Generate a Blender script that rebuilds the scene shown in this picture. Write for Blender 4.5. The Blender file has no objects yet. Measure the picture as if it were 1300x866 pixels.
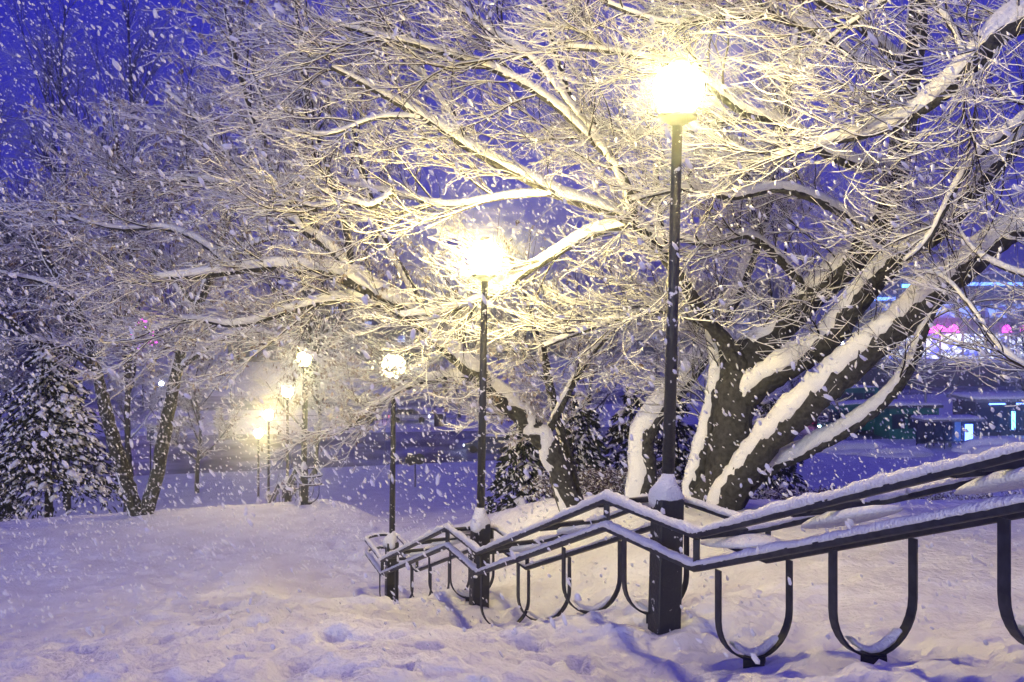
import bpy, bmesh, math, random
import numpy as np
from mathutils import Vector, Matrix
random.seed(7); rng = np.random.default_rng(11)
SC = bpy.context.scene; C = SC.collection; PI = math.pi
# ------------------------------------------------------------------ camera, sky, added fill light, exposure
F = 1200.0; HZ = 380.0                       # focal length and horizon row in photo pixels (1300 x 866)
cd = bpy.data.cameras.new('camera'); cam = bpy.data.objects.new('camera', cd); C.objects.link(cam)
cd.sensor_width = 36; cd.lens = 36*F/1300; cd.shift_y = -(433-HZ)/1300
cam.rotation_euler = (PI/2, 0, 0); cd.clip_start = .05; cd.clip_end = 5000; SC.camera = cam
W = bpy.data.worlds.new('World'); SC.world = W; W.use_nodes = True
wt = W.node_tree; wt.nodes.clear()
wo = wt.nodes.new('ShaderNodeOutputWorld'); add = wt.nodes.new('ShaderNodeAddShader')
b1 = wt.nodes.new('ShaderNodeBackground'); b2 = wt.nodes.new('ShaderNodeBackground')
sky = wt.nodes.new('ShaderNodeTexSky'); sky.sky_type = 'NISHITA'; sky.sun_disc = False
sky.sun_elevation = math.radians(1.0); sky.sun_rotation = math.radians(200)
wt.links.new(sky.outputs[0], b1.inputs[0]); b1.inputs[1].default_value = .01
tc = wt.nodes.new('ShaderNodeTexCoord'); sx = wt.nodes.new('ShaderNodeSeparateXYZ'); cr = wt.nodes.new('ShaderNodeValToRGB')
wt.links.new(tc.outputs['Generated'], sx.inputs[0]); wt.links.new(sx.outputs[2], cr.inputs[0]); wt.links.new(cr.outputs[0], b2.inputs[0])
e = cr.color_ramp.elements
e[0].position = 0.0; e[0].color = (.09, .07, .42, 1)
e[1].position = 1.0; e[1].color = (.07, .05, .42, 1)
for p, c in ((.10, (.035, .03, .40, 1)), (.25, (.016, .013, .36, 1)), (.5, (.03, .024, .40, 1))):
    q = e.new(p); q.color = c
b2.inputs[1].default_value = 1.18
wt.links.new(b1.outputs[0], add.inputs[0]); wt.links.new(b2.outputs[0], add.inputs[1]); wt.links.new(add.outputs[0], wo.inputs[0])
sl = bpy.data.lights.new('fill_sun', 'SUN'); fill_sun = bpy.data.objects.new('fill_sun', sl); C.objects.link(fill_sun)
sl.energy = 1.55; sl.angle = math.radians(9); sl.color = (.95, .97, 1)  # added fill from behind the camera to brighten branches and flakes, no sun at dusk
fill_sun.rotation_euler = (math.radians(77), 0, math.radians(-24))
SC.view_settings.view_transform = 'Standard'; SC.view_settings.look = 'None'
SC.view_settings.exposure = 0.18; SC.view_settings.gamma = 1.0
SC.render.engine = 'CYCLES'
cy = SC.cycles
cy.max_bounces = 4; cy.diffuse_bounces = 2; cy.glossy_bounces = 2; cy.transmission_bounces = 3; cy.volume_bounces = 0; cy.transparent_max_bounces = 6
cy.use_denoising = True; cy.denoiser = 'OPENIMAGEDENOISE'; cy.sample_clamp_indirect = 4; cy.sample_clamp_direct = 0
cy.caustics_reflective = False; cy.caustics_refractive = False
LAMP_E = 385.0; HAZE_D = .0040; SKYK = 1.0

# ------------------------------------------------------------------ helpers
def at(px, py, Y): return np.array([(px-650)/F*Y, Y, (HZ-py)/F*Y])
def tag(o, label=None, cat=None, group=None, kind=None):
    if label: o['label'] = label
    if cat: o['category'] = cat
    if group: o['group'] = group
    if kind: o['kind'] = kind
    return o
def empty(name, loc=(0,0,0), rz=0):
    o = bpy.data.objects.new(name, None); C.objects.link(o); o.location = [float(v) for v in loc]; o.rotation_euler[2] = rz; return o
def mesh_np(name, V, Fq, mat, parent=None, smooth=True):
    """V (n,3); Fq list of int arrays with equal-width rows"""
    me = bpy.data.meshes.new(name)
    Fq = [f for f in (Fq if isinstance(Fq, list) else [Fq]) if len(f)]
    li = np.concatenate([f.ravel() for f in Fq]).astype(np.int32)
    tot = np.concatenate([np.full(len(f), f.shape[1]) for f in Fq]).astype(np.int32)
    st = np.concatenate([[0], np.cumsum(tot)[:-1]]).astype(np.int32)
    me.vertices.add(len(V)); me.vertices.foreach_set('co', np.ascontiguousarray(V, dtype=np.float32).ravel())
    me.loops.add(len(li)); me.loops.foreach_set('vertex_index', li)
    me.polygons.add(len(tot)); me.polygons.foreach_set('loop_start', st); me.polygons.foreach_set('loop_total', tot)
    me.polygons.foreach_set('use_smooth', np.full(len(tot), smooth)); me.update(calc_edges=True)
    if mat: me.materials.append(mat)
    o = bpy.data.objects.new(name, me); C.objects.link(o); o.parent = parent
    return o
def copy_tree(o, parent=None):
    c = o.copy(); C.objects.link(c); c.parent = parent
    for ch in [q for q in bpy.data.objects if q.parent == o]: copy_tree(ch, c)
    return c
class MB:
    def __init__(s): s.b = bmesh.new()
    def box(s, c, d, rz=0, tilt=None, taper=1.0, bev=0):
        r = bmesh.ops.create_cube(s.b, size=1); vs = r['verts']
        for v in vs:
            k = taper if v.co.z > 0 else 1
            v.co = Vector((v.co.x*d[0]*k, v.co.y*d[1]*k, v.co.z*d[2]))
        M = Matrix.Translation(Vector([float(q) for q in c])) @ Matrix.Rotation(rz, 4, 'Z')
        if tilt: M = M @ tilt
        bmesh.ops.transform(s.b, matrix=M, verts=vs)
        if bev:
            es = list({e for v in vs for e in v.link_edges}); bmesh.ops.bevel(s.b, geom=es, offset=bev, segments=1, affect='EDGES')
        return s
    def cyl(s, p0, p1, r0, r1=None, n=12):
        r1 = r0 if r1 is None else r1
        p0 = Vector([float(q) for q in p0]); p1 = Vector([float(q) for q in p1]); d = p1-p0
        r = bmesh.ops.create_cone(s.b, cap_ends=True, segments=n, radius1=r0, radius2=r1, depth=d.length)
        bmesh.ops.transform(s.b, matrix=Matrix.Translation((p0+p1)/2) @ d.to_track_quat('Z', 'Y').to_matrix().to_4x4(), verts=r['verts']); return s
    def ball(s, c, r, sc=(1,1,1), sub=2):
        q = bmesh.ops.create_icosphere(s.b, subdivisions=sub, radius=r)
        bmesh.ops.transform(s.b, matrix=Matrix.Translation(Vector([float(t) for t in c])) @ Matrix.Diagonal((*sc, 1)), verts=q['verts']); return s
    def lathe(s, prof, n=20, base=(0,0,0)):
        rings = [[s.b.verts.new((base[0]+r*math.cos(2*PI*k/n), base[1]+r*math.sin(2*PI*k/n), base[2]+z)) for k in range(n)] for r, z in prof]
        for a, b in zip(rings, rings[1:]):
            for k in range(n): s.b.faces.new((a[k], a[(k+1)%n], b[(k+1)%n], b[k]))
        s.b.faces.new(rings[0][::-1]); s.b.faces.new(rings[-1]); return s
    def prism(s, pts, y0, y1):
        a = [s.b.verts.new((p[0], y0, p[1])) for p in pts]; b = [s.b.verts.new((p[0], y1, p[1])) for p in pts]
        s.b.faces.new(a); s.b.faces.new(b[::-1])
        for k in range(len(pts)): s.b.faces.new((a[k-1], b[k-1], b[k], a[k]))
        return s
    def build(s, name, mat, parent=None, smooth=False):
        bmesh.ops.recalc_face_normals(s.b, faces=s.b.faces)
        me = bpy.data.meshes.new(name); s.b.to_mesh(me); s.b.free(); me.materials.append(mat)
        if smooth:
            for p in me.polygons: p.use_smooth = True
        o = bpy.data.objects.new(name, me); C.objects.link(o); o.parent = parent; return o

# ------------------------------------------------------------------ materials
def mat(name, col, rough=.7, col2=None, scale=6, bump=0, bscale=40, emit=None, es=1, metal=0, detail=6, split=(.35,.65), coord='Object', spec=.5, bdist=.03):
    m = bpy.data.materials.new(name); m.use_nodes = True; nt = m.node_tree; b = nt.nodes['Principled BSDF']
    b.inputs['Base Color'].default_value = (*col, 1); b.inputs['Roughness'].default_value = rough; b.inputs['Metallic'].default_value = metal
    b.inputs['Specular IOR Level'].default_value = spec
    t = nt.nodes.new('ShaderNodeTexCoord')
    if col2:
        n = nt.nodes.new('ShaderNodeTexNoise'); n.inputs['Scale'].default_value = scale; n.inputs['Detail'].default_value = detail
        r = nt.nodes.new('ShaderNodeValToRGB'); r.color_ramp.elements[0].position = split[0]; r.color_ramp.elements[1].position = split[1]
        r.color_ramp.elements[0].color = (*col, 1); r.color_ramp.elements[1].color = (*col2, 1)
        nt.links.new(t.outputs[coord], n.inputs[0]); nt.links.new(n.outputs[0], r.inputs[0]); nt.links.new(r.outputs[0], b.inputs['Base Color'])
    if bump:
        n2 = nt.nodes.new('ShaderNodeTexNoise'); n2.inputs['Scale'].default_value = bscale; n2.inputs['Detail'].default_value = 7
        bp = nt.nodes.new('ShaderNodeBump'); bp.inputs['Strength'].default_value = bump; bp.inputs['Distance'].default_value = bdist
        nt.links.new(t.outputs[coord], n2.inputs[0]); nt.links.new(n2.outputs[0], bp.inputs['Height']); nt.links.new(bp.outputs[0], b.inputs['Normal'])
    if emit:
        b.inputs['Emission Color'].default_value = (*emit, 1); b.inputs['Emission Strength'].default_value = es
    return m
M = {}
M['snow'] = mat('fresh_snow', (.80,.79,.80), .75, (.86,.86,.87), 3, bump=1.0, bscale=45, spec=.2)
M['ground_snow'] = mat('trodden_snow', (.74,.73,.75), .8, (.86,.86,.87), 1.4, bump=1.0, bscale=11, spec=.2, bdist=.06)
M['twig_snow'] = mat('branch_snow', (.82,.81,.80), .8, bump=.9, bscale=22, spec=.1)
M['bark'] = mat('bark', (.012,.012,.014), .9, (.055,.053,.058), 13, bump=1.0, bscale=17)
M['bark_snowed'] = mat('bark_with_blown_snow', (.03,.027,.023), .9, (.5,.5,.5), 11, bump=1.0, bscale=26, split=(.56,.63))
M['twig'] = mat('twig_bark', (.03,.024,.02), .9, spec=.2)
fm = bpy.data.materials.new('snowflake'); fm.use_nodes = True; nt = fm.node_tree; nt.nodes.clear()
fo = nt.nodes.new('ShaderNodeOutputMaterial'); fx = nt.nodes.new('ShaderNodeMixShader'); fd = nt.nodes.new('ShaderNodeBsdfDiffuse'); ft = nt.nodes.new('ShaderNodeBsdfTranslucent')
fd.inputs[0].default_value = ft.inputs[0].default_value = (.97,.97,.97,1); fx.inputs[0].default_value = .5
nt.links.new(fd.outputs[0], fx.inputs[1]); nt.links.new(ft.outputs[0], fx.inputs[2]); nt.links.new(fx.outputs[0], fo.inputs[0]); M['flake'] = fm
M['seed'] = mat('dry_seed', (.16,.11,.08), .9, (.62,.58,.55), 2.5, spec=.1)
M['iron'] = mat('painted_iron', (.012,.013,.026), .5, (.03,.032,.05), 14, spec=.3)
M['iron_snow'] = mat('iron_with_stuck_snow', (.012,.013,.026), .5, (.7,.7,.72), 12, bump=.4, bscale=30, split=(.645,.68))
M['asphalt'] = mat('slushy_asphalt', (.07,.07,.08), .5, (.55,.55,.58), .22, bump=.3, bscale=3, split=(.38,.66))
M['needle'] = mat('spruce_needles', (.005,.009,.008), .9, (.014,.022,.017), 3)
M['hedge'] = mat('dry_hedge', (.07,.045,.04), .9, (.16,.12,.12), 5)
M['concrete'] = mat('concrete', (.20,.20,.21), .8, (.32,.32,.33), 1.2, bump=.2)
M['darkwall'] = mat('dark_render', (.05,.05,.07), .7, (.09,.09,.11), .8)
M['glass'] = mat('dark_glass', (.03,.04,.07), .08, spec=.8)
M['green'] = mat('green_paint', (.02,.16,.12), .35, (.03,.20,.15), 2)
M['red'] = mat('red_paint', (.35,.02,.06), .3, (.4,.03,.08), 2)
M['blue'] = mat('dark_blue_paint', (.03,.04,.10), .3, (.04,.05,.12), 2)
M['white'] = mat('white_paint', (.7,.7,.72), .4, (.8,.8,.8), 2)
M['rubber'] = mat('rubber', (.02,.02,.02), .9)
M['globe'] = mat('lit_globe', (.9,.85,.7), .4, emit=(1.0,.79,.28), es=LAMP_E)
def glow(name, c, s): return mat(name, tuple(min(.8,x) for x in c), .5, emit=c, es=s*3)
M['redglow'] = glow('red_signal', (1,.05,.08), 6); M['orange'] = glow('orange_lamp', (1,.35,.06), 10)
M['head'] = glow('headlight', (.75,.85,1), 12); M['magenta'] = glow('magenta_neon', (1,.05,.75), 3.2)
M['cyan'] = glow('cyan_neon', (.12,.4,1), 3.0); M['blueglow'] = glow('blue_panel', (.12,.25,1), 2.4); M['violet'] = glow('violet_neon', (.45,.12,1), 3)
def window_mat(name, c1, c2, s, sc):
    m = mat(name, (.2,.2,.3), .3); nt = m.node_tree; b = nt.nodes['Principled BSDF']
    t = nt.nodes.new('ShaderNodeTexCoord'); v = nt.nodes.new('ShaderNodeTexVoronoi'); v.inputs['Scale'].default_value = sc
    mp = nt.nodes.new('ShaderNodeMapping'); mp.inputs['Scale'].default_value = (1, 1, 1.6)
    r = nt.nodes.new('ShaderNodeValToRGB'); r.color_ramp.elements[0].color = (*c1, 1); r.color_ramp.elements[1].color = (*c2, 1)
    r.color_ramp.elements[0].position = .25; r.color_ramp.elements[1].position = .75
    sp = nt.nodes.new('ShaderNodeSeparateColor')
    nt.links.new(t.outputs['Object'], mp.inputs[0]); nt.links.new(mp.outputs[0], v.inputs[0]); nt.links.new(v.outputs['Color'], sp.inputs[0])
    nt.links.new(sp.outputs[0], r.inputs[0]); nt.links.new(r.outputs[0], b.inputs['Emission Color']); b.inputs['Emission Strength'].default_value = s
    return m
M['shop'] = window_mat('lit_shop_interior', (.02,.05,.45), (.85,.92,1), 3.6, .95)
M['shop2'] = window_mat('upper_shop_interior', (.01,.02,.2), (.25,.4,1), 2.2, .8)

# ------------------------------------------------------------------ noise and terrain
_L = rng.random((512, 512))
def vnoise(x, y):
    x = np.asarray(x, float); y = np.asarray(y, float)
    xi = np.floor(x).astype(int); yi = np.floor(y).astype(int); fx = x-xi; fy = y-yi
    fx = fx*fx*(3-2*fx); fy = fy*fy*(3-2*fy); g = lambda a, b: _L[a % 512, b % 512]
    return (g(xi,yi)*(1-fx)+g(xi+1,yi)*fx)*(1-fy)+(g(xi,yi+1)*(1-fx)+g(xi+1,yi+1)*fx)*fy-.5
UX, UY = -.366, .93
def s_of(x, y): return (x*UX+y*UY+1.704)/1.074
def cx_of(y): return np.where(y < 14.05, 1.46-.394*(y-9.1), -.49-.353*(y-14.05))     # centre line of the railing
def ss(a, b, v): t = np.clip((v-a)/(b-a), 0, 1); return t*t*(3-2*t)
SP = ((-30,-1.6),(3.6,-1.62),(4.2,-1.66),(7.9,-3.08),(9.5,-3.12),(12.97,-4.6),(14.5,-4.63),(19,-6.38),(21,-6.6),(26,-6.85),(32.5,-7.25),(35,-7.6),(53,-13),(57,-13.5),(5000,-13.5))
LP = ((-30,-1.6),(3,-1.66),(6,-2.2),(9.4,-3.0),(13,-4.05),(15,-4.62),(21,-6.2),(26,-6.75),(33,-7.25),(35,-7.6),(53,-13),(57,-13.5),(5000,-13.5))
RP = ((-30,-1.6),(4,-2.0),(9,-3.05),(17,-3.85),(20,-4.3),(22.5,-4.85),(25,-5.7),(34,-9),(45,-13),(50,-13.5),(5000,-13.5))
ip = lambda P, v: np.interp(v, [p[0] for p in P], [p[1] for p in P])
FOOT = []
def ground(x, y, fine=True):
    x = np.asarray(x, float); y = np.asarray(y, float)
    s = s_of(x, y); l = (x-cx_of(y))*.93
    z = ip(SP, s); zl = ip(LP, s); zr = ip(RP, y)
    wl = 1-ss(-2.8, -.9, l); z = z*(1-wl)+zl*wl
    wr = ss(.9, 4.2, l); wr = wr*(1-ss(26, 60, y)*ss(-4, -1, -x)); z = z*(1-wr)+zr*wr
    z = z+.25*vnoise(x*.12+7, y*.12)*ss(2, 8, y)*(1-ss(50, 70, y))
    if fine:
        near = 1-ss(24, 40, y)
        z = z+.10*vnoise(x*.7, y*.7)*near+.045*vnoise(x*2.1+3, y*2.1)*near
        tr = (1-ss(2.5, 5.5, np.abs(l+1.8)))*near          # the walked strip beside the railing
        z = z+tr*(.16*np.minimum(vnoise(x*3.6, y*3.6)+.05, .12)+.09*vnoise(x*7.5, y*7.5))
        z = z+(.05*vnoise(x*5+4, y*5)+.035*vnoise(x*13+4, y*13+9)+.08*vnoise(x*1.1+y*.6, y*3.4+9))*near
        for fx, fy, a, L, w, d in FOOT:
            dx = (x-fx)*math.cos(a)+(y-fy)*math.sin(a); dy = -(x-fx)*math.sin(a)+(y-fy)*math.cos(a)
            r2 = (dx/L)**2+(dy/w)**2
            z = z-d*np.exp(-r2**3)+.3*d*np.exp(-((np.sqrt(r2)-1.5)/.35)**2)
    return z
def hit(px, py, y0=2.0, y1=120):
    Y = np.linspace(y0, y1, 6000); x = (px-650)/F*Y; z = (HZ-py)/F*Y
    k = np.argmax(ground(x, Y, False) > z); return np.array([x[k], Y[k], z[k]])
for px, py, a, L, w, d in ((280,792,.9,.22,.13,.24),(312,806,1.1,.24,.13,.28),(215,830,.5,.22,.13,.08),(340,848,.4,.2,.12,.06),(380,848,.7,.18,.12,.06),(900,838,.1,.3,.12,.09),
                        (960,836,.1,.25,.12,.10),(1010,832,0,.28,.12,.10),(1060,836,.1,.3,.12,.11),(1120,838,0,.3,.13,.12),(1200,846,0,.4,.14,.12),(160,856,.3,.3,.12,.06),(520,822,.5,.2,.12,.05),(600,835,.9,.2,.12,.05),(700,840,.2,.25,.12,.05),(740,812,.8,.2,.1,.05)):
    h = hit(px, py); FOOT.append((h[0], h[1], a, L, w, d))
for k in range(26):           # two trodden tracks beside the railing and down the slope
    for trk, (xo, ph) in enumerate(((-1.35,0),(-3.1,.4))):
        yy = 5.6+k*.62+ph; fx = float(cx_of(yy))+xo+.16*(-1)**k+.08*math.sin(k*2.7); FOOT.append((fx, yy, 1.9, .19, .10, .10+.04*math.sin(k*1.7)))
def axis(segs):
    out = [segs[0][0]]
    for a, b, n in segs: out += list(np.linspace(a, b, n+1)[1:])
    return np.array(out)
gx = axis(((-2500,-300,8),(-300,-60,24),(-60,-16,55),(-16,-8,70),(-8,10,260),(10,20,60),(20,70,50),(70,300,24),(300,2500,8)))
gy = axis(((-60,0,10),(0,3,12),(3,16,240),(16,26,130),(26,40,110),(40,75,80),(75,130,40),(130,400,20),(400,4000,10)))
GX, GY = np.meshgrid(gx, gy); GZ = ground(GX, GY)
nx, ny = len(gx), len(gy); idx = np.arange(nx*ny).reshape(ny, nx)
q = np.stack([idx[:-1,:-1], idx[:-1,1:], idx[1:,1:], idx[1:,:-1]], -1).reshape(-1, 4)
tag(mesh_np('ground', np.stack([GX.ravel(), GY.ravel(), GZ.ravel()], 1), q, M['ground_snow']), kind='structure')
# street at the foot of the hill
ZS = -13.5
def strip(name, near, far, z, m):
    pn = [(-300, near[0]-20)]+[((px-650)/F*Y, Y) for px, Y in near[1]]+[(300, near[2])]
    pf = [(-300, far[0]-20)]+[((px-650)/F*Y, Y) for px, Y in far[1]]+[(300, far[2])]
    X = np.linspace(-300, 300, 121)
    yn = np.interp(X, *zip(*pn)); yf = np.interp(X, *zip(*pf))
    V = np.concatenate([np.stack([X, yn, np.full(121, z)], 1), np.stack([X, yf, np.full(121, z)], 1)])
    k = np.arange(120); f = np.stack([k, k+1, k+122, k+121], 1)
    return tag(mesh_np(name, V, f, m, smooth=False), kind='structure')
strip('road', (64, ((0,70),(620,79),(1100,91)), 150), (90, ((0,92),(620,97),(1100,107)), 170), ZS+.006, M['asphalt'])
strip('far_road', (112, ((0,112),(620,118),(1100,132)), 190), (128, ((0,128),(620,136),(1100,150)), 215), ZS+.006, M['asphalt'])

# ------------------------------------------------------------------ tubes
def unit(v): return v/np.maximum(np.linalg.norm(v, axis=-1, keepdims=True), 1e-9)
def tang(P):
    T = np.empty_like(P); T[:,1:-1] = P[:,2:]-P[:,:-2]; T[:,0] = P[:,1]-P[:,0]; T[:,-1] = P[:,-1]-P[:,-2]; return unit(T)
def frames(P, limb=False):
    T = tang(P)
    if limb:                      # one steady reference per limb, so nothing twists where a limb stands upright
        c = np.array([[.12,-1,.1],[1,.1,.1],[0,.1,1.]]); k = np.abs(T@c.T).max(1).argmin(1); ref = np.broadcast_to(c[k][:,None], T.shape)
    else:
        ref = np.zeros_like(T); ref[...,2] = 1
        ref = np.where(np.abs(T[...,2:3]) > .97, np.array([.25,-1,.1]), ref)
    S = unit(np.cross(T, ref)); N = unit(np.cross(S, T)); return T, S, N
def tubes(P, R, m, R2=None, center=None, rough=0, limb=False):
    """P (n,k,3), R (n,k) -> V, quads; R2 = radius along the upward normal"""
    n, k, _ = P.shape; T, S, N = frames(P, limb); R2 = R if R2 is None else R2
    ang = np.arange(m)*2*PI/m
    c = np.cos(ang)[None,None,:,None]; s = np.sin(ang)[None,None,:,None]
    rr = 1.0 if not rough else 1+rough*(rng.random((n, k, m, 1))-.5)
    base = P if center is None else center
    V = base[:,:,None]+rr*(S[:,:,None]*R[:,:,None,None]*c+N[:,:,None]*R2[:,:,None,None]*s)
    i = np.arange(n)[:,None,None]*k*m; j = np.arange(k-1)[None,:,None]*m; a = np.arange(m)[None,None,:]; b = (a+1) % m
    Fq = np.stack([i+j+a, i+j+b, i+j+m+b, i+j+m+a], -1).reshape(-1, 4)
    return V.reshape(-1, 3), Fq
WIND = np.array([-.66,-.42,.85])
def sm(shape):
    a = rng.random(shape); a = (a+np.roll(a,1,1)+np.roll(a,-1,1)+np.roll(a,2,1))/4; return .5+(a-.5)*1.8
def snow_limb(P, R, th, m, rough=.1, cov=0):
    T, S, N = frames(P); d = unit(WIND[None,None]-(T*WIND).sum(-1, keepdims=True)*T); h = np.clip(1-T[...,2]**2, .04, 1); cv = np.clip(.60+.5*h+np.reshape(cov, (-1,1)), .5, 1.02)+.14*(sm(R.shape)-.5)
    t = th*(.45+.75*h)*(1+.3*(sm(R.shape)-.5)); off = (R*(.38+.14*sm(R.shape))+t*.35)[...,None]*np.clip(cv+.1,0,1)[...,None]
    return tubes(P, R*cv*.92+.2*t, m, R2=R*cv*.80+t*.42, center=P+d*off, rough=rough, limb=True)
def snow_tubes(P, R, th, m, cover=1.0, rough=0, power=1.3):
    """a cap of snow lying on the upper side of each branch; thin where the branch stands upright"""
    T, S, N = frames(P); h = np.clip(1-T[...,2]**2, 0, 1)**(power/2)
    t = th*h*(1+.35*(rng.random(R.shape)-.5)); w = (R*cover+.42*t)*np.clip(h*1.25, 0, 1)
    ctr = P+N*(R*.45+t*.55)[...,None]*np.clip(h*1.3,0,1)[...,None]
    return tubes(P, w, m, R2=(t*.75+R*.45)*np.clip(h*1.25,0,1), center=ctr, rough=rough)
def join(parts):
    Vs, Fs, o = [], [], 0
    for V, f in parts: Vs.append(V); Fs.append(f+o); o += len(V)
    return np.concatenate(Vs), np.concatenate(Fs)
def resample(pts, k):
    P = np.array([p[0] for p in pts]); R = np.array([p[1] for p in pts])
    d = np.concatenate([[0], np.cumsum(np.linalg.norm(np.diff(P, axis=0), axis=1))])
    # Catmull-Rom through the traced points
    t = np.linspace(0, d[-1], k); j = np.clip(np.searchsorted(d, t, 'right')-1, 0, len(P)-2)
    u = ((t-d[j])/(d[j+1]-d[j]))[:,None]
    p1, p2 = P[j], P[j+1]; p0 = P[np.maximum(j-1, 0)]; p3 = P[np.minimum(j+2, len(P)-1)]
    Q = .5*(2*p1+(p2-p0)*u+(2*p0-5*p1+4*p2-p3)*u**2+(3*p1-p0-3*p2+p3)*u**3)
    return Q, np.interp(t, d, R)
def spawn(P, R, M_, t0, t1, L0, L1, ang, K, up=0, wander=.15, bias=(0,0,0), rk=.6, taper=.25, rratio=.012, curl=0, lfall=.5, wt=None):
    n, k, _ = P.shape; ln = np.linalg.norm(np.diff(P, axis=1), axis=2).sum(1)
    if wt is not None: ln = ln*wt
    i = rng.choice(n, M_, p=ln/ln.sum()); t = t0+(t1-t0)*rng.random(M_); f = t*(k-1); j = np.minimum(f.astype(int), k-2); u = f-j
    p = P[i,j]*(1-u)[:,None]+P[i,j+1]*u[:,None]; r = R[i,j]*(1-u)+R[i,j+1]*u
    T = unit(P[i,j+1]-P[i,j])
    q = rng.normal(size=(M_,3)); q = unit(q-(q*T).sum(1, keepdims=True)*T)
    a = np.radians(ang[0]+(ang[1]-ang[0])*rng.random(M_))[:,None]
    D = unit(T*np.cos(a)+q*np.sin(a)+np.array(bias)+np.array([0,0,up]))
    L = (L0+(L1-L0)*rng.random(M_)**1.3)*(1-lfall*t)
    out = np.empty((M_, K, 3)); out[:,0] = p; step = (L/(K-1))[:,None]
    b = np.array([0,0,curl])/(K-1)
    w = rng.normal(size=(M_,3))*wander*1.6
    for s in range(1, K):
        D = unit(D+b+.75*w+rng.normal(size=(M_,3))*wander*.75)
        if s % 3 == 0: w = .3*w+rng.normal(size=(M_,3))*wander*1.5
        out[:,s] = out[:,s-1]+D*step
    r0 = np.minimum(r*rk, .004+L*rratio); rad = r0[:,None]*np.linspace(1, taper, K)[None]
    return out, rad
LAMPS = np.array([[1.61,9.1,2.02],[-.41,14.05,.62],[-2.48,19.8,-1.39],[-7.37,33.5,-2.1]])
def prune(P, R, rad=1.05):
    d = np.min([np.linalg.norm(P-L, axis=2).min(1) for L in LAMPS], 0); k = d > rad; return P[k], R[k]
def leaves(P, n, size, droop=.8):
    i = rng.integers(len(P), size=n); j = rng.integers(P.shape[1], size=n); p = P[i,j]
    # bunches: several blades per spot
    p = np.repeat(p, 4, 0)+rng.normal(size=(n*4,3))*.02; m = len(p)
    D = unit(rng.normal(size=(m,3))*.45+np.array([0,0,-droop])); S = unit(np.cross(D, rng.normal(size=(m,3))))
    L = (size*(.6+.8*rng.random(m)))[:,None]; w = L*.22
    V = np.stack([p, p+D*L*.45+S*w, p+D*L, p+D*L*.5-S*w], 1).reshape(-1, 3)
    return V, np.arange(m*4).reshape(-1, 4)
def tree(label, limbs, levels, snow=.014, limb_snow=.045, group=None, cat='tree', leafs=None, lw=None, cov=0, name='snowy_tree', bark='bark', K0=60, extra=None):
    root_p = limbs[0][0][0]; t = empty(name, root_p); tag(t, label, cat, group); o3 = np.array(root_p)
    ps, rs = zip(*[resample(l, K0) for l in limbs]); P = np.array(ps); R = np.array(rs)
    R = R*np.where(R > .1, .87, 1)
    if limbs[0][0][1] > .03: R[0,:2] *= np.array([1.12,1.04])
    jig = rng.normal(size=P.shape)*R[...,None]*.05; P = P+jig
    thick = tubes(P, R, 14, rough=.16, limb=True); sn = [snow_limb(P, R, np.minimum(limb_snow, R*.8+.008), 22, rough=.16, cov=cov)]
    lv = [(P, R)]; tw = []
    for n_, src, kw in levels:
        A, B = [], []
        Ps, Rs = lv[src] if isinstance(src, int) else (None, None)
        P2, R2 = prune(*spawn(Ps, Rs, n_, **kw, **({'wt': lw} if src == 0 and lw is not None else {}))); lv.append((P2, R2))
    thin = lv[1:]
    mesh_np('trunk', thick[0]-o3, thick[1], M[bark], t)
    b = [tubes(p, r, 4 if p.shape[1] > 6 else 3) for p, r in thin]; V, Fq = join(b)
    mesh_np('branches', V-o3, Fq, M['twig'], t)
    for p, r in thin:
        th = np.minimum(snow*(.8+r*30), .035); sn.append(snow_tubes(p, r, np.minimum(th, .006+th), 4, power=1.1))
    V, Fq = join(sn); mesh_np('snow', V-o3, Fq, M['twig_snow'], t)
    if leafs:
        V, Fq = leaves(thin[-1][0], leafs[0], leafs[1]); mesh_np('seed_clusters', V-o3, Fq, M['seed'], t, smooth=False)
    return t
def pl(*pts): return [(at(a, b, Y), d/F*Y/2) for a, b, Y, d in pts]
def spl(pts, Y0, Y1, d0, d1):
    n = len(pts); return [(at(a, b, Y0+(Y1-Y0)*k/(n-1)), (d0+(d1-d0)*k/(n-1))/F*(Y0+(Y1-Y0)*k/(n-1))/2) for k, (a, b) in enumerate(pts)]

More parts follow.
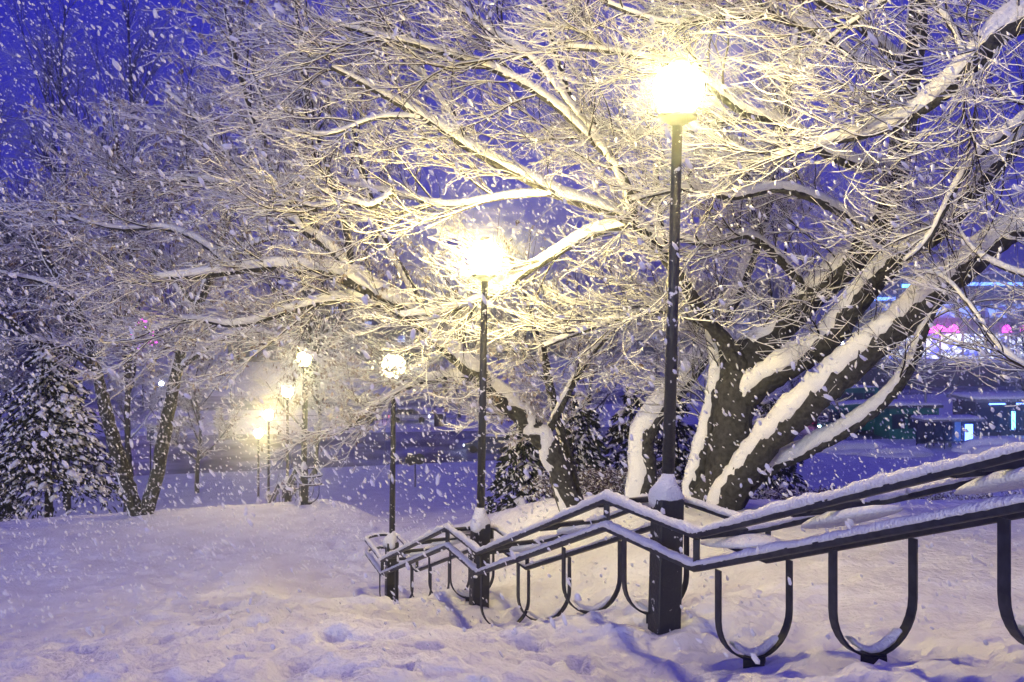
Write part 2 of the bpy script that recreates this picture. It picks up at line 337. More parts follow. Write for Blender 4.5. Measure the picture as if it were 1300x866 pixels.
# ------------------------------------------------------------------ the big many-stemmed tree behind the railing
limbs1 = [
 pl((903,655,17,72),(922,600,17,64),(932,540,17,58),(938,490,17,58),(950,455,17,50),(985,420,16.8,44),(1025,380,16.5,46),(1065,345,16,44),(1105,305,15.5,40),(1130,255,15,36),(1145,180,14.5,33),(1155,100,14,31),(1165,20,13.5,29),(1172,-70,13,24)),
 pl((912,655,16.8,52),(935,612,16.5,46),(985,550,16,46),(1060,480,15.5,48),(1140,410,15,46),(1200,360,14.5,42),(1260,310,14,38),(1340,255,13.5,34)),
 pl((938,512,17,36),(980,475,16.5,40),(1040,440,16,40),(1085,385,15.6,38),(1140,325,15,34),(1200,285,14.6,30),(1260,215,14,27),(1340,130,13.5,22)),
 pl((925,650,17,28),(965,600,16.8,26),(1020,572,16.5,25),(1080,540,16,23),(1130,500,15.5,20),(1160,455,15,16),(1172,420,14.8,13),(1192,378,14.5,9)),
 pl((948,480,17,26),(925,440,16.6,24),(890,395,16,20),(862,350,15.6,17),(830,310,15.3,17),(795,277,15,17),(720,250,14.7,15),(660,222,14.5,14),(600,190,14.3,12),(540,150,14.1,10),(485,120,13.9,8),(420,85,13.5,5)),
 spl([(803,285),(800,250),(785,215),(760,178),(730,140),(715,100),(700,50),(690,-10)], 15, 14, 14, 6),
 spl([(795,285),(750,296),(700,325),(660,350),(620,376),(560,395),(510,400)], 15.1, 17.0, 15, 6),
 pl((872,655,17.3,32),(885,600,17.3,30),(900,540,17.3,28),(910,490,17.2,27),(912,450,17.2,24),(898,405,17,18),(875,370,16.6,13),(850,330,16.2,10),(838,280,16,8),(832,210,16,6)),
 pl((808,660,18,40),(818,600,18,38),(815,560,18,34),(840,515,18,30),(872,480,18.2,27),(905,430,18.5,25),(935,370,18.5,22),(955,320,18.5,20),(975,250,18.3,17),(990,160,18,14),(1010,60,17.6,10),(1020,-30,17.4,8)),
 spl([(500,245),(470,262),(440,255),(400,262),(360,250)], 14.6, 14.4, 9, 4),
 spl([(1130,215),(1060,200),(1000,160),(940,140),(880,95),(800,70),(720,60)], 14.6, 12.5, 16, 5),
 spl([(1150,120),(1080,70),(1010,30),(930,20),(850,30),(770,5)], 14, 12.5, 14, 5),
 spl([(1110,300),(1050,260),(990,240),(930,250),(870,240),(800,255)], 15.4, 13.5, 14, 5),
 spl([(1030,375),(990,330),(950,300),(900,310),(850,300)], 16.4, 14.8, 13, 5),
 spl([(905,415),(850,395),(800,400),(740,420),(690,440)], 17, 16, 12, 5),
 spl([(700,245),(640,250),(570,260),(500,245),(430,230)], 14.6, 15.8, 9, 4),
 spl([(770,195),(700,130),(630,90),(540,60),(460,40),(390,20)], 14.4, 13.4, 11, 4),
 spl([(735,145),(680,80),(610,30),(540,-20),(480,-50)], 14.2, 13.6, 9, 4),
 spl([(600,190),(550,110),(500,60),(470,0),(450,-60)], 14.3, 14, 8, 4),
 spl([(540,150),(480,150),(420,170),(370,165)], 14.1, 13.8, 7, 3),
 spl([(1155,90),(1060,10),(960,-20),(860,-25),(760,-40)], 14, 12.6, 13, 5),
 spl([(985,230),(930,180),(870,165),(800,170),(740,150)], 18.2, 16.5, 10, 4),
]
LW1 = np.array([1,.22,.75,.10,1,1,1,1,1,1,1,1,1,1,1,1,1,1,1,1,1,1])
lev = lambda a, b, c, d=(0,0,0), k=1.0: [
 (int(a*k), 0, dict(t0=.22, t1=1, L0=1.1, L1=3.4, ang=(20,62), K=14, up=.12, wander=.075, bias=d, rk=.5, rratio=.0058, curl=.3)),
 (int(b*k), 1, dict(t0=.10, t1=1, L0=.6, L1=2.0, ang=(14,46), K=11, up=.02, wander=.085, bias=tuple(v*.6 for v in d), rk=.65, rratio=.0036, curl=.45)),
 (int(c*k), 2, dict(t0=.10, t1=1, L0=.25, L1=.95, ang=(14,46), K=7, up=-.04, wander=.11, bias=tuple(v*.3 for v in d), rk=.75, rratio=.0028, curl=.6, taper=.35))]
tree('largest many-stemmed bare tree with thick snow-laden limbs leaning right behind the railing', limbs1, lev(390, 3100, 14500, (-.38,-.12,-.02)), snow=.0098, limb_snow=.05, name='spreading_tree', lw=LW1, cov=np.array([-.14,-.02,-.04,.08,0,0,0,.2,.28]+[0]*13))
# tree outside the right edge whose limb crosses the top right corner
limbs1b = [
 pl((1640,760,10.5,70),(1610,560,10.8,62),(1540,320,11,56),(1460,120,11,52),(1370,20,11,46),(1290,28,11,40),(1240,72,11,36),(1200,112,11.1,31),(1160,142,11.2,24),(1110,165,11.4,17),(1050,180,11.6,11),(980,200,11.8,6)),
 spl([(1330,300),(1290,240),(1240,330),(1180,300),(1120,290)], 12, 12.4, 4, 3),
 spl([(1400,60),(1300,150),(1230,210),(1180,300),(1150,330)], 11.5, 12.5, 16, 5),
 spl([(1420,300),(1340,350),(1290,345),(1240,320),(1215,285)], 12, 12.6, 10, 5),
 spl([(1560,400),(1400,480),(1330,480),(1270,440),(1230,385),(1195,350),(1160,345)], 11.5, 13.2, 15, 3),
 spl([(1230,80),(1200,20),(1150,-10),(1080,30),(1040,60)], 11, 11.8, 11, 4),
]
del limbs1b[1]
tree('bare tree rooted past the right edge, its snowy limb crossing the top right corner', limbs1b, lev(110, 800, 3800, (-.25,0,.05)), snow=.010, cov=np.array([0,0,0,-.1,0]), lw=np.array([1,.5,.2,.14,1]), name='overhanging_tree')
# leaning tree behind the second lamp
limbs2 = [
 pl((733,672,19.6,38),(718,625,19.6,33),(700,575,19.4,33),(665,530,19.1,31),(630,500,18.8,29),(590,460,18.5,27),(545,420,18.3,27),(505,388,18,28),(460,362,17.8,25),(420,345,17.6,22),(380,340,17.5,19),(340,338,17.4,16),(280,345,17.3,13),(220,352,17.2,10),(160,360,17,6)),
 spl([(505,388),(460,352),(420,315),(385,290),(350,255),(320,225),(285,190),(250,150),(210,115)], 18, 16.8, 20, 5),
 spl([(445,355),(442,310),(430,262),(400,222),(372,180),(340,140),(320,90)], 17.8, 17, 11, 4),
 spl([(742,668),(722,585),(710,540),(700,500),(690,450),(672,400),(650,350)], 19.9, 19.4, 16, 7),
 spl([(500,392),(450,378),(400,385),(350,400),(300,412),(240,405),(190,420)], 18, 17.4, 14, 5),
 spl([(400,300),(388,238),(340,228),(290,232),(240,228),(190,235),(150,226)], 17.6, 17, 13, 5),
 spl([(640,505),(600,480),(560,478),(520,490),(470,520),(440,545)], 18.8, 18.2, 12, 4),
 spl([(545,420),(520,360),(490,310),(470,250),(450,180),(440,110)], 18.3, 18, 12, 5),
 spl([(690,560),(720,500),(750,450),(790,410),(830,390)], 19.4, 19, 12, 5),
 spl([(385,290),(345,220),(320,150),(300,80),(285,10)], 17.3, 17, 9, 4),
 spl([(430,262),(410,200),(390,130),(380,60),(375,0)], 17.6, 17.2, 8, 4),
 spl([(300,345),(260,310),(210,290),(150,290),(90,275)], 17.3, 16.8, 9, 4),
]
tree('leaning dark-trunked tree between the second and first lamps, one limb reaching far left', limbs2, lev(210, 1700, 7400, (-.25,-.05,-.08)), snow=.0098, limb_snow=.05, leafs=(2600, .085), name='leaning_tree')
# forked tree on the left
limbs3 = [
 pl((174,658,31.3,24),(160,610,31.3,21),(143,555,31.1,19),(130,505,31,17),(122,465,30.6,14),(108,420,30,12),(88,375,29.4,10),(60,330,29,8),(30,270,28.6,5)),
 pl((184,655,31.4,22),(200,600,31.4,20),(213,530,31.2,18),(222,480,31,17),(235,430,30.8,15),(250,395,30.5,13),(268,345,30,11),(285,290,29.6,10),(302,235,29.3,8),(322,180,29,6),(330,110,28.8,4)),
 spl([(123,465),(140,400),(150,340),(140,270),(150,200),(140,130)], 30.6, 29.5, 11, 4),
 spl([(122,470),(80,440),(40,430),(0,400),(-50,390)], 30.6, 28, 10, 4),
 spl([(225,470),(280,430),(330,420),(380,440),(420,470)], 31, 28.5, 9, 4),
 spl([(250,395),(210,340),(180,300),(150,290),(110,280),(60,275)], 30.5, 28, 10, 4),
 spl([(268,345),(320,310),(370,300),(410,310)], 30, 28, 9, 4),
 spl([(90,375),(60,360),(20,350),(-30,340)], 29.4, 28.5, 7, 3),
]
lev3 = [(210, 0, dict(t0=.3, t1=1, L0=1.2, L1=4.0, ang=(25,75), K=10, up=.1, wander=.13, rk=.55, rratio=.0065, curl=0)),
        (1300, 1, dict(t0=.12, t1=1, L0=.6, L1=1.9, ang=(16,48), K=9, up=.0, wander=.09, rk=.65, rratio=.005, curl=-.1)),
        (4600, 2, dict(t0=.12, t1=1, L0=.3, L1=.9, ang=(16,48), K=6, up=0, wander=.1, rk=.75, rratio=.004, curl=-.35))]
tree('forked tree whose two snow-plastered stems part in a V on the left', limbs3, lev3, snow=.018, limb_snow=.06, leafs=(3000, .13), name='forked_tree', bark='bark_snowed')
# far trees: upright dark ones against the sky on the left and pale ones by the street
def free_tree(label, x, y, H, n=(60,420,1500), snow=.02, up=.5, group=None, name='bare_tree', lean=0, r=.18, leafs=None, ls=.03, rr=.008):
    z = float(ground(x, y, False))-.1; b = np.array([x, y, z]); K = 9
    trunk = [(b+np.array([lean*H*k/8+.25*math.sin(k*1.3+x)*k/8, .2*math.sin(k+y), H*k/8*.9]), r*(1-.85*k/8)) for k in range(K)]
    limbs = [trunk]
    for j in range(7):
        k0 = 2+j*.75; s = trunk[int(k0)][0]; a = j*2.4+x; L = H*(.42-.03*j)
        limbs.append([(s+np.array([math.cos(a)*L*t*.65, math.sin(a)*L*t*.65, L*(t*.55+.35*t*t)]), trunk[int(k0)][1]*.6*(1-.8*t)) for t in (0,.25,.5,.75,1)])
    L = [(n[0], 0, dict(t0=.2, t1=1, L0=H*.10, L1=H*.26, ang=(20,50), K=8, up=up, wander=.1, rk=.6, rratio=rr, curl=.3)),
         (n[1], 1, dict(t0=.1, t1=1, L0=H*.06, L1=H*.15, ang=(20,45), K=6, up=up*.5, wander=.12, rk=.7, rratio=rr*.85, curl=.2)),
         (n[2], 2, dict(t0=.1, t1=1, L0=H*.03, L1=H*.07, ang=(20,45), K=4, up=up*.3, wander=.12, rk=.8, rratio=rr*.85, curl=.1))]
    return tree(label, limbs, L, snow=snow, limb_snow=ls, group=group, name=name, K0=16, leafs=leafs)
TALL = (('tall dark bare tree at the far left of the skyline', -35.5, 60, 34, .01),
        ('tall dark bare tree rising behind the dark spruce', -28.6, 61, 36, -.01),
        ('tall dark bare tree rising behind the right stem of the forked tree', -24.4, 60, 36, .01),
        ('tall dark bare tree rising behind the fourth lamp', -13.4, 61, 35, .0))
for lb, x, y, H, ln in TALL: free_tree(lb, x, y, H, n=(170,1500,5000), rr=.021, snow=.004, up=.6, lean=ln, group='tall bare trees on the skyline', r=.24, ls=.004)
BG = ((-36,66,11),(-29,72,12),(-22,66,11),(-15,72,12),(-6,108,12),(6,74,13),(12,80,13),(18,70,13),(22,74,13),(30,160,14),(52,128,12),(-48,80,13),(54,100,15))
protos = [free_tree('x', 0, 80, 12, n=(80,700,3000), snow=.028, up=.3, name='roadside_tree', leafs=(500,.2)), free_tree('x', 4, 80, 13, n=(80,700,3000), snow=.028, up=.2, name='roadside_tree')]
BGL = ('snowy roadside tree farthest left but one beyond the dark spruce', 'snowy roadside tree behind the fork of the two-stemmed tree', 'snowy roadside tree just left of the farthest lamps',
       'snowy roadside tree behind the cluster of four small lamps', 'snowy tree across the road beside the traffic lights', 'snowy roadside tree just right of the second lamp',
       'snowy roadside tree behind the pair of dark firs', 'snowy roadside tree behind the pole of the nearest lamp', 'snowy roadside tree behind the big many-stemmed tree',
       'snowy roadside tree left of the bus', 'snowy tree standing behind the bus shelter', 'snowy roadside tree at the far left edge', 'snowy tree at the far right edge beside the pavilion')
for k, (x, y, H) in enumerate(BG):
    o = protos[k] if k < 2 else copy_tree(protos[k % 2])
    o.location = (x, y, float(ground(x, y, False))-.1); o.rotation_euler[2] = k*1.9; s = H/12.5; o.scale = (s*1.15, s*1.15, s)
    tag(o, BGL[k], 'tree', 'snowy trees along the street')

# ------------------------------------------------------------------ conifers and hedge
def conifer(label, x, y, H, rad, z=None, clear=.6, n=26, group='dark snowy conifers', name='spruce_tree', seed=1):
    r_ = np.random.default_rng(seed); z = float(ground(x, y, False)) if z is None else z
    t = empty(name, (x, y, z)); tag(t, label, 'conifer', group)
    MB().cyl((0,0,-.3),(0,0,H*.95), .17, .02, 9).build('trunk', M['bark'], t, True)
    tv, sv = [], []
    for i in range(n):
        for j in range(7):
            f = (i+r_.random()*.9)/n; zz = clear+(H-clear)*f; L = rad*(1-f)**.8*(.75+.5*r_.random())+.12; a = r_.random()*2*PI
            for m in range(int(10+L*26)):
                u = r_.random()**.7; w = L*.30*(1-u*.6)*r_.normal()
                cx = L*u; dz = .12*L*u-.55*L*u*u
                p = np.array([math.cos(a)*cx-math.sin(a)*w, math.sin(a)*cx+math.cos(a)*w, zz+dz-abs(w)*.35])
                q = .05+.07*r_.random()
                d = unit(np.array([math.cos(a)+r_.normal()*.5, math.sin(a)+r_.normal()*.5, -.7+r_.normal()*.3])); s_ = unit(np.cross(d, r_.normal(size=3)))
                tv.append([p, p+d*q*1.3+s_*q*.45, p+d*q*2.6, p+d*q*1.2-s_*q*.45])
                if m % (11 if rad < 2 else 7) == 0 and r_.random() < .85:
                    h_ = (.05+.10*r_.random()**1.5)*(1 if rad < 2 else 1.25); e1 = np.array([math.cos(a), math.sin(a), -.45])*h_*1.6; e2 = np.array([-math.sin(a), math.cos(a), .1*r_.normal()])*h_*1.1; up = np.array([0,0,h_*.7]); c0 = p+np.array([0,0,.02])
                    sv.append([c0-e1, c0-e2, c0+e1, c0+e2, c0+up, c0-up*.4])
    V = np.array(tv).reshape(-1, 3); mesh_np('crown', V, np.arange(len(V)).reshape(-1, 4), M['needle'], t, smooth=False)
    S = np.array(sv); k = len(S); o = np.arange(k)[:,None,None]*6
    tri = np.array([[0,1,4],[1,2,4],[2,3,4],[3,0,4],[1,0,5],[2,1,5],[3,2,5],[0,3,5]])[None]
    mesh_np('snow_clumps', S.reshape(-1, 3), (o+tri).reshape(-1, 3), M['twig_snow'], t)
    return t
conifer('dark snow-loaded spruce standing left of the forked tree', -17.4, 35.5, 7.2, 2.9, clear=1.7, n=21, seed=3)
conifer('smaller snow-dusted spruce at the left picture edge', -22.0, 37.5, 6.5, 2.5, clear=.5, n=20, seed=4)
conifer('narrow dark fir just right of the second lamp pole', .3, 25.5, 3.9, 1.2, clear=.15, n=15, seed=5, z=-7.0)
conifer('dark fir between the second lamp and the leaning trunk', 2.0, 27.5, 4.6, 1.5, clear=.2, n=17, seed=6, z=-7.3)
conifer('dark fir right of the leaning trunk above the hedge', 3.6, 28.5, 5.0, 1.5, clear=.2, n=17, seed=7, z=-7.6)
conifer('dark fir behind the pole of the nearest lamp', 5.2, 30, 5.4, 1.7, clear=.2, n=17, seed=8, z=-8.0)
conifer('broad dark fir glimpsed between the stems of the biggest tree', 8.4, 31, 5.2, 1.8, clear=.2, n=16, seed=9, z=-8.4)
def bush(label, x, y, w, d, h, n, seed, dens=1.0, name='hedge', group=None, sn=.5, cat='hedge'):
    r_ = np.random.default_rng(seed); z = float(ground(x, y, False)); t = empty(name, (x, y, z)); tag(t, label, cat, group)
    b0 = np.stack([(r_.random(n)-.5)*w*.85, (r_.random(n)-.5)*d*.7, np.zeros(n)-.05], 1)
    K = 7; P = np.empty((n, K, 3)); P[:,0] = b0; D = unit(np.stack([r_.normal(size=n)*.35, r_.normal(size=n)*.35, np.ones(n)], 1))
    for k in range(1, K): D = unit(D+r_.normal(size=(n,3))*.22); P[:,k] = P[:,k-1]+D*h/(K-1)*(.8+.3*r_.random((n,1)))
    R = np.full((n, K), .008)*np.linspace(1,.4,K)
    P2, R2 = spawn(P, R, int(n*9*dens), .2, 1, .12, .38, (25,70), 5, up=.1, wander=.2, rk=.8, rratio=.01)
    V, Fq = join([tubes(P, R, 3), tubes(P2, R2, 3)]); mesh_np('twigs', V, Fq, M['twig'], t)
    V, Fq = leaves(P2, int(n*7*dens), .07, .2); mesh_np('leaves', V, Fq, M['hedge'], t, smooth=False)
    V, Fq = join([snow_tubes(P2, R2, R2*0+.012*sn*2, 4)]); mesh_np('snow', V, Fq, M['twig_snow'], t)
    return t
bush('clipped brown hedge with snow on top behind the leaning trunk', 1.75, 22.2, 2.1, .9, .75, 170, 21, group='low shrubs behind the railing')
bush('brown hedge left of the pale stem above the railing', 3.0, 22.6, 1.7, .9, .8, 150, 22, group='low shrubs behind the railing')
bush('thin twiggy shrub in the blue shade right of the big tree', 8.2, 23.5, 4.5, 1.2, .55, 170, 23, .8, name='shrub', cat='shrub', group='low shrubs behind the railing', sn=.8)
bush('long low snowy shrub in front of the bus shelter', 12.0, 25, 4.5, 1.4, .6, 170, 24, .8, name='shrub', cat='shrub', group='low shrubs behind the railing', sn=.8)

# ------------------------------------------------------------------ lamps
def lamp(px, Y, base_y, top_y, lean, label, boxed=True, zb=None):
    x = (px-650)/F*Y; zt = (HZ-top_y)/F*Y; z0 = float(ground(x, Y, False)) if zb is None else zb
    if base_y: z0 = (HZ-base_y)/F*Y
    H = zt-z0; t = empty('street_lamp', (x, Y, z0)); t.rotation_euler[1] = math.radians(lean); tag(t, label, 'street lamp', 'lamps down the stairway')
    MB().box((0,0,.57),(.25,.22,1.5), rz=.35, bev=.012).build('pedestal', M['iron_snow'], t)
    MB().cyl((0,0,1.32),(0,0,H-.30), .062, .048, 14).build('pole', M['iron_snow'], t, True)
    b = MB(); prof = [(.125,1.22),(.15,1.27),(.155,1.34),(.145,1.41),(.11,1.46),(.08,1.52),(.064,1.56)]
    b.lathe(prof, 22)
    for v in b.b.verts:
        k = .88+.6*float(vnoise(v.co.x*9+x*5, v.co.y*9+v.co.z*5)); hi = (v.co.z-1.22)/.34
        v.co.x = v.co.x*k-.03*(1-hi); v.co.y = v.co.y*k-.02*(1-hi); v.co.z += .10*float(vnoise(v.co.x*12+3, v.co.y*12))*(1-hi)-.05*(v.co.x > .06)
    b.build('snow_cap', M['snow'], t, True)
    MB().lathe([(.05,H-.34),(.12,H-.30),(.185,H-.27),(.19,H-.235)], 18).build('collar', M['iron'], t, True)
    MB().lathe([(.11,H-.228),(.20,H-.13),(.245,H),(.235,H+.09),(.18,H+.19),(.10,H+.235)], 22).build('globe', M['globe'], t, True)
    MB().lathe([(.095,H+.242),(.10,H+.27),(.05,H+.32)], 14).build('top_cap', M['iron'], t, True)
    return t
lamp(843, 9.1, 806, 115, 1.5, 'nearest and tallest lit lamp, standing inside the railing on the right')
lamp(608, 14.05, 777, 328, 1.0, 'second lit lamp down the stairs, its pedestal inside the railing')
lamp(497, 19.8, 768, 465, .5, 'third lit lamp, rising from the far end of the near railing')
lamp(386, 33.5, 642, 456, 0, 'lit lamp beside the round end of the far railing', zb=-7.3)
lamp(365, 40, None, 497, 0, 'second highest of the four small lamps beyond the crest')
lamp(341, 46.5, None, 527, 0, 'second lowest of the four small lamps beyond the crest')
lamp(328, 53, None, 550, 0, 'lowest and farthest lit lamp beyond the crest')

# ------------------------------------------------------------------ stair railing
V2 = np.array([.93, .366, 0])
def front(Y):
    xs = 4.655-.394*Y if Y <= 13.5 else 4.655-.394*13.5-.353*(Y-13.5); return np.array([xs, Y, 0.0])
ZA = ((3.9,-.66),(7.9,-2.25),(9.42,-2.277),(12.97,-3.76),(14.4,-3.76),(19.0,-5.53),(20.6,-5.53))
zA = lambda Y: float(ip(ZA, Y))
def sweep(path, w, h, name, mat_, parent, m=None, bev=.25):
    """rectangular bar swept along a 3D path; w sideways, h upward"""
    P = np.array(path)[None]; T, S, N = frames(P); c = np.array([(-1,-1+bev),(-1+bev,-1),(1-bev,-1),(1,-1+bev),(1,1-bev),(1-bev,1),(-1+bev,1),(-1,1-bev)])
    V = P[0][:,None]+S[0][:,None]*(c[None,:,0:1]*w/2)+N[0][:,None]*(c[None,:,1:2]*h/2)
    k = len(path); j = np.arange(k-1)[:,None]*8; a = np.arange(8)[None]; b = (a+1) % 8
    return mesh_np(name, V.reshape(-1,3), [np.stack([j+a, j+b, j+8+b, j+8+a], -1).reshape(-1,4), np.array([[7,6,5,4,3,2,1,0]]), np.arange(8)[None]+(k-1)*8], mat_, parent, smooth=False)
def flatbar(path, width_dir, w, t, name, mat_, parent):
    P = np.array(path); T = tang(P[None])[0]; Wd = np.array(width_dir)[None]; Nn = unit(np.cross(T, Wd)); c = ((-1,-1),(1,-1),(1,1),(-1,1))
    V = np.stack([P+Wd*a*w/2+Nn*b*t/2 for a, b in c], 1); k = len(P); j = np.arange(k-1)[:,None]*4; a = np.arange(4)[None]; b = (a+1) % 4
    return mesh_np(name, V.reshape(-1,3), [np.stack([j+a, j+b, j+4+b, j+4+a], -1).reshape(-1,4), np.array([[3,2,1,0]]), np.arange(4)[None]+(k-1)*4], mat_, parent, smooth=False)
def dense(pts, step=.06):
    pts = [np.array(p, float) for p in pts]; out = [pts[0]]
    for a, b in zip(pts, pts[1:]):
        n = max(1, int(np.linalg.norm(b-a)/step)); out += [a+(b-a)*k/n for k in range(1, n+1)]
    return np.array(out)
def snow_on(path, w, h, th, parent, name='snow'):
    """uneven ridge of snow lying on a bar"""
    P = dense(path, .035); k = len(P); T, S, N = (q[0] for q in frames(P[None])); m = 9
    ang = np.linspace(0, PI, m)
    t = th*(1+.5*vnoise(np.arange(k)*.11+P[0,0]*9, np.full(k, P[0,1]*5+w*60))*2*.6+.25*vnoise(np.arange(k)*.6, np.full(k, 3.3+P[0,2])))
    t[0] *= .3; t[-1] *= .3
    side = (w/2+.006)*(1+.35*vnoise(np.arange(k)*.3, np.full(k, 9+P[0,2])))
    V = P[:,None]+S[:,None]*(np.cos(ang)[None,:,None]*side[:,None,None])+np.array([0,0,1])*(h/2-.012+np.sin(ang)[None,:,None]**.6*t[:,None,None])
    V = V+rng.normal(size=V.shape)*.0022
    j = np.arange(k-1)[:,None]*m; a = np.arange(m)[None]; b = (a+1) % m
    return np.asarray(V).reshape(-1,3), np.stack([j+b, j+a, j+m+a, j+m+b], -1).reshape(-1,4)
def railing(origin, corners, frontf, zf, ubars, hoops, label, wd=.72, endcap=True, S=1.0, group='stair railings'):
    t = empty('stair_railing', origin); tag(t, label, 'railing', group); o = np.array(origin); I = M['iron']
    z3 = np.array([0,0,1.0])
    F_ = lambda Y, lat=0, up=0: frontf(Y)+V2*lat+z3*(zf(Y)+up)-o
    Ys = [c[0] for c in corners]
    snow = []
    def rail(lat, up, w, h, name, th, ex=0):
        path = [F_(Y, lat, up) for Y in Ys]; sweep(path, w, h, name, I, t); snow.append(snow_on(path, w, h, th, t))
    rail(0, .275, .075, .05, 'handrail', .075); rail(0, 0, .085, .055, 'lower_rail', .055)
    rail(wd, 0, .07, .06, 'rear_rail', .03)
    # rounded end joining front to rear round the last lamp, at both heights
    for up, th in ((.28,.03),(0,.02)):
        e0 = F_(Ys[-1], 0, up); d = unit((frontf(Ys[-1])-frontf(Ys[-1]-.5))[None])[0]
        arc = [e0+V2*(wd/2)-V2*(wd/2)*math.cos(a)+d*(wd*.5)*math.sin(a) for a in np.linspace(0, PI, 14)]
        sweep(arc, .07, .06, 'end_hoop', I, t); snow.append(snow_on(arc, .07, .06, th, t))
    path = [F_(Y, wd, .28) for Y in (Ys[-1], Ys[-2])]; sweep(path, .06, .05, 'upper_rear_rail', I, t); snow.append(snow_on(path, .06, .05, .03, t))
    for Y0, Y1 in hoops:                 # flat-lying hoops behind the handrail
        a, b = F_(Y0, 0, .265), F_(Y1, 0, .265); n = wd*.97; pts = [a]
        e = unit((b-a)[None])[0]; r = .24; L = np.linalg.norm(b-a)
        for q in np.linspace(0, PI/2, 7): pts.append(a+V2*(n-r+r*math.sin(q))+e*(r-r*math.cos(q)))
        kk = dense([F_(Y, wd*.97, .265) for Y in np.linspace(Y0, Y1, 12)])
        mid = [p for p in kk if r < np.dot(p-a, e) < L-r]; pts += mid
        for q in np.linspace(PI/2, 0, 7): pts.append(b+V2*(n-r+r*math.sin(q))-e*(r-r*math.cos(q)))
        pts.append(b); sweep(pts, .06, .05, 'side_hoop', I, t); snow.append(snow_on(pts[1:-1], .06, .05, .05, t))
    for Y in ubars:                      # upright U of flat bar from the front rail round to the rear rail
        r = wd/2-.012; top = -.045; bot = -.80; c = F_(Y, wd/2, 0); pts = [c-V2*r+z3*top, c-V2*r+z3*(bot+r*.78)*.5]
        for q in np.linspace(PI, 2*PI, 17): pts.append(c+V2*r*math.cos(q)+z3*(bot+r+r*math.sin(q)))
        pts += [c+V2*r+z3*(bot+r)*.5, c+V2*r+z3*(top+.01)]
        sl_ = unit((frontf(Y+.1)-frontf(Y-.1))[None])[0]
        ub = flatbar(pts, sl_, .075, .016, 'support_loop', I, t)
        pads = [c+V2*r*.8*math.cos(q)+z3*(bot+r+r*.93*math.sin(q)) for q in np.linspace(PI*1.22, PI*1.78, 12)]
        snow.append(snow_on(pads, .06, .02, .05, t))
        MB().box(c+z3*(bot-.045),(.17,.11,.085), rz=-.35).build('foot', I, ub)
    for Y, _ in corners[1:-1]:
        p = F_(Y, 0, 0); MB().box(p+z3*.14,(.05,.05,.21), rz=-.37).build('post', I, t)
        p = F_(Y, wd, 0); MB().box(p+z3*.14,(.045,.045,.22), rz=-.37).build('post', I, t)
    V, Fq = join(snow); mesh_np('snow', V, Fq, M['snow'], t)
    return t
Rl = railing((1.2, 9.0, -3.1), ZA, front, zA, (5.1,6.36,7.62,9.1,10.4,11.65,12.9,14.3,15.5,16.7,17.9,19.3), ((4.1,5.25),(5.42,6.58),(6.75,7.85),(8.0,9.35),(9.6,10.8),(11.0,12.2),(12.4,13.0),(13.2,14.3),(14.6,15.9),(16.1,17.4),(17.6,18.9)),
        'long black handrail with snow ridges zigzagging down the near stairs')
# snow pillows caught between the hoops and the rear rail
def pillow(Y, L, W_, H_, up, lat, name, parent, o):
    b = MB(); b.ball((0,0,0), 1, (1,1,1), 3); n = unit((front(Y+.1)-front(Y-.1))[None])[0]; sl_ = (zA(Y+.2)-zA(Y-.2))/.4
    for v in b.b.verts:
        c = Vector(v.co); k = 1+.3*float(vnoise(c.x*2+Y*7, c.y*2+c.z))
        lx, ly, lz = c.x*L/2, c.y*W_/2, c.z*H_/2*k*(1 if c.z > 0 else .5)
        p = front(Y)+V2*(lat+ly)+n*lx+np.array([0,0,zA(Y)+up+lz+sl_*lx*.93])-np.array(o); v.co = Vector([float(q_) for q_ in p])
    b.build(name, M['snow'], parent, True)
for Y in (5.33,6.66,7.92): pillow(Y, .82, .60, .15, .175, .44, 'snow_pillow', Rl, (1.2,9.0,-3.1))
for Y in (9.5,10.9,12.3,14.45,16.0,17.5): pillow(Y, .30, .56, .17, .20, .45, 'snow_pillow', Rl, (1.2,9.0,-3.1))
# second railing beyond the crest, the same make
f2 = lambda Y: np.array([-7.55-.353*(Y-33.5), Y, 0.0])
ZB = ((33.0,-6.45),(34.4,-6.45),(38.6,-8.1),(40.2,-8.1),(44.6,-9.9),(46.2,-9.9))
f2r = lambda Y: f2(79.2-Y); z2r = lambda Y: float(ip(ZB, 79.2-Y))
railing((-7.6, 34, -7.3), tuple((79.2-a, b) for a, b in ZB[::-1]), f2r, z2r, tuple(79.2-y for y in (33.5,34.9,36.2,37.5,38.9,40.2,41.6,43,44.4)), tuple((79.2-b, 79.2-a) for a, b in ((34.4,36.2),(36.4,38.4),(40.4,42.4))),
        'far black stair railing with a rounded end beside the fourth lamp')

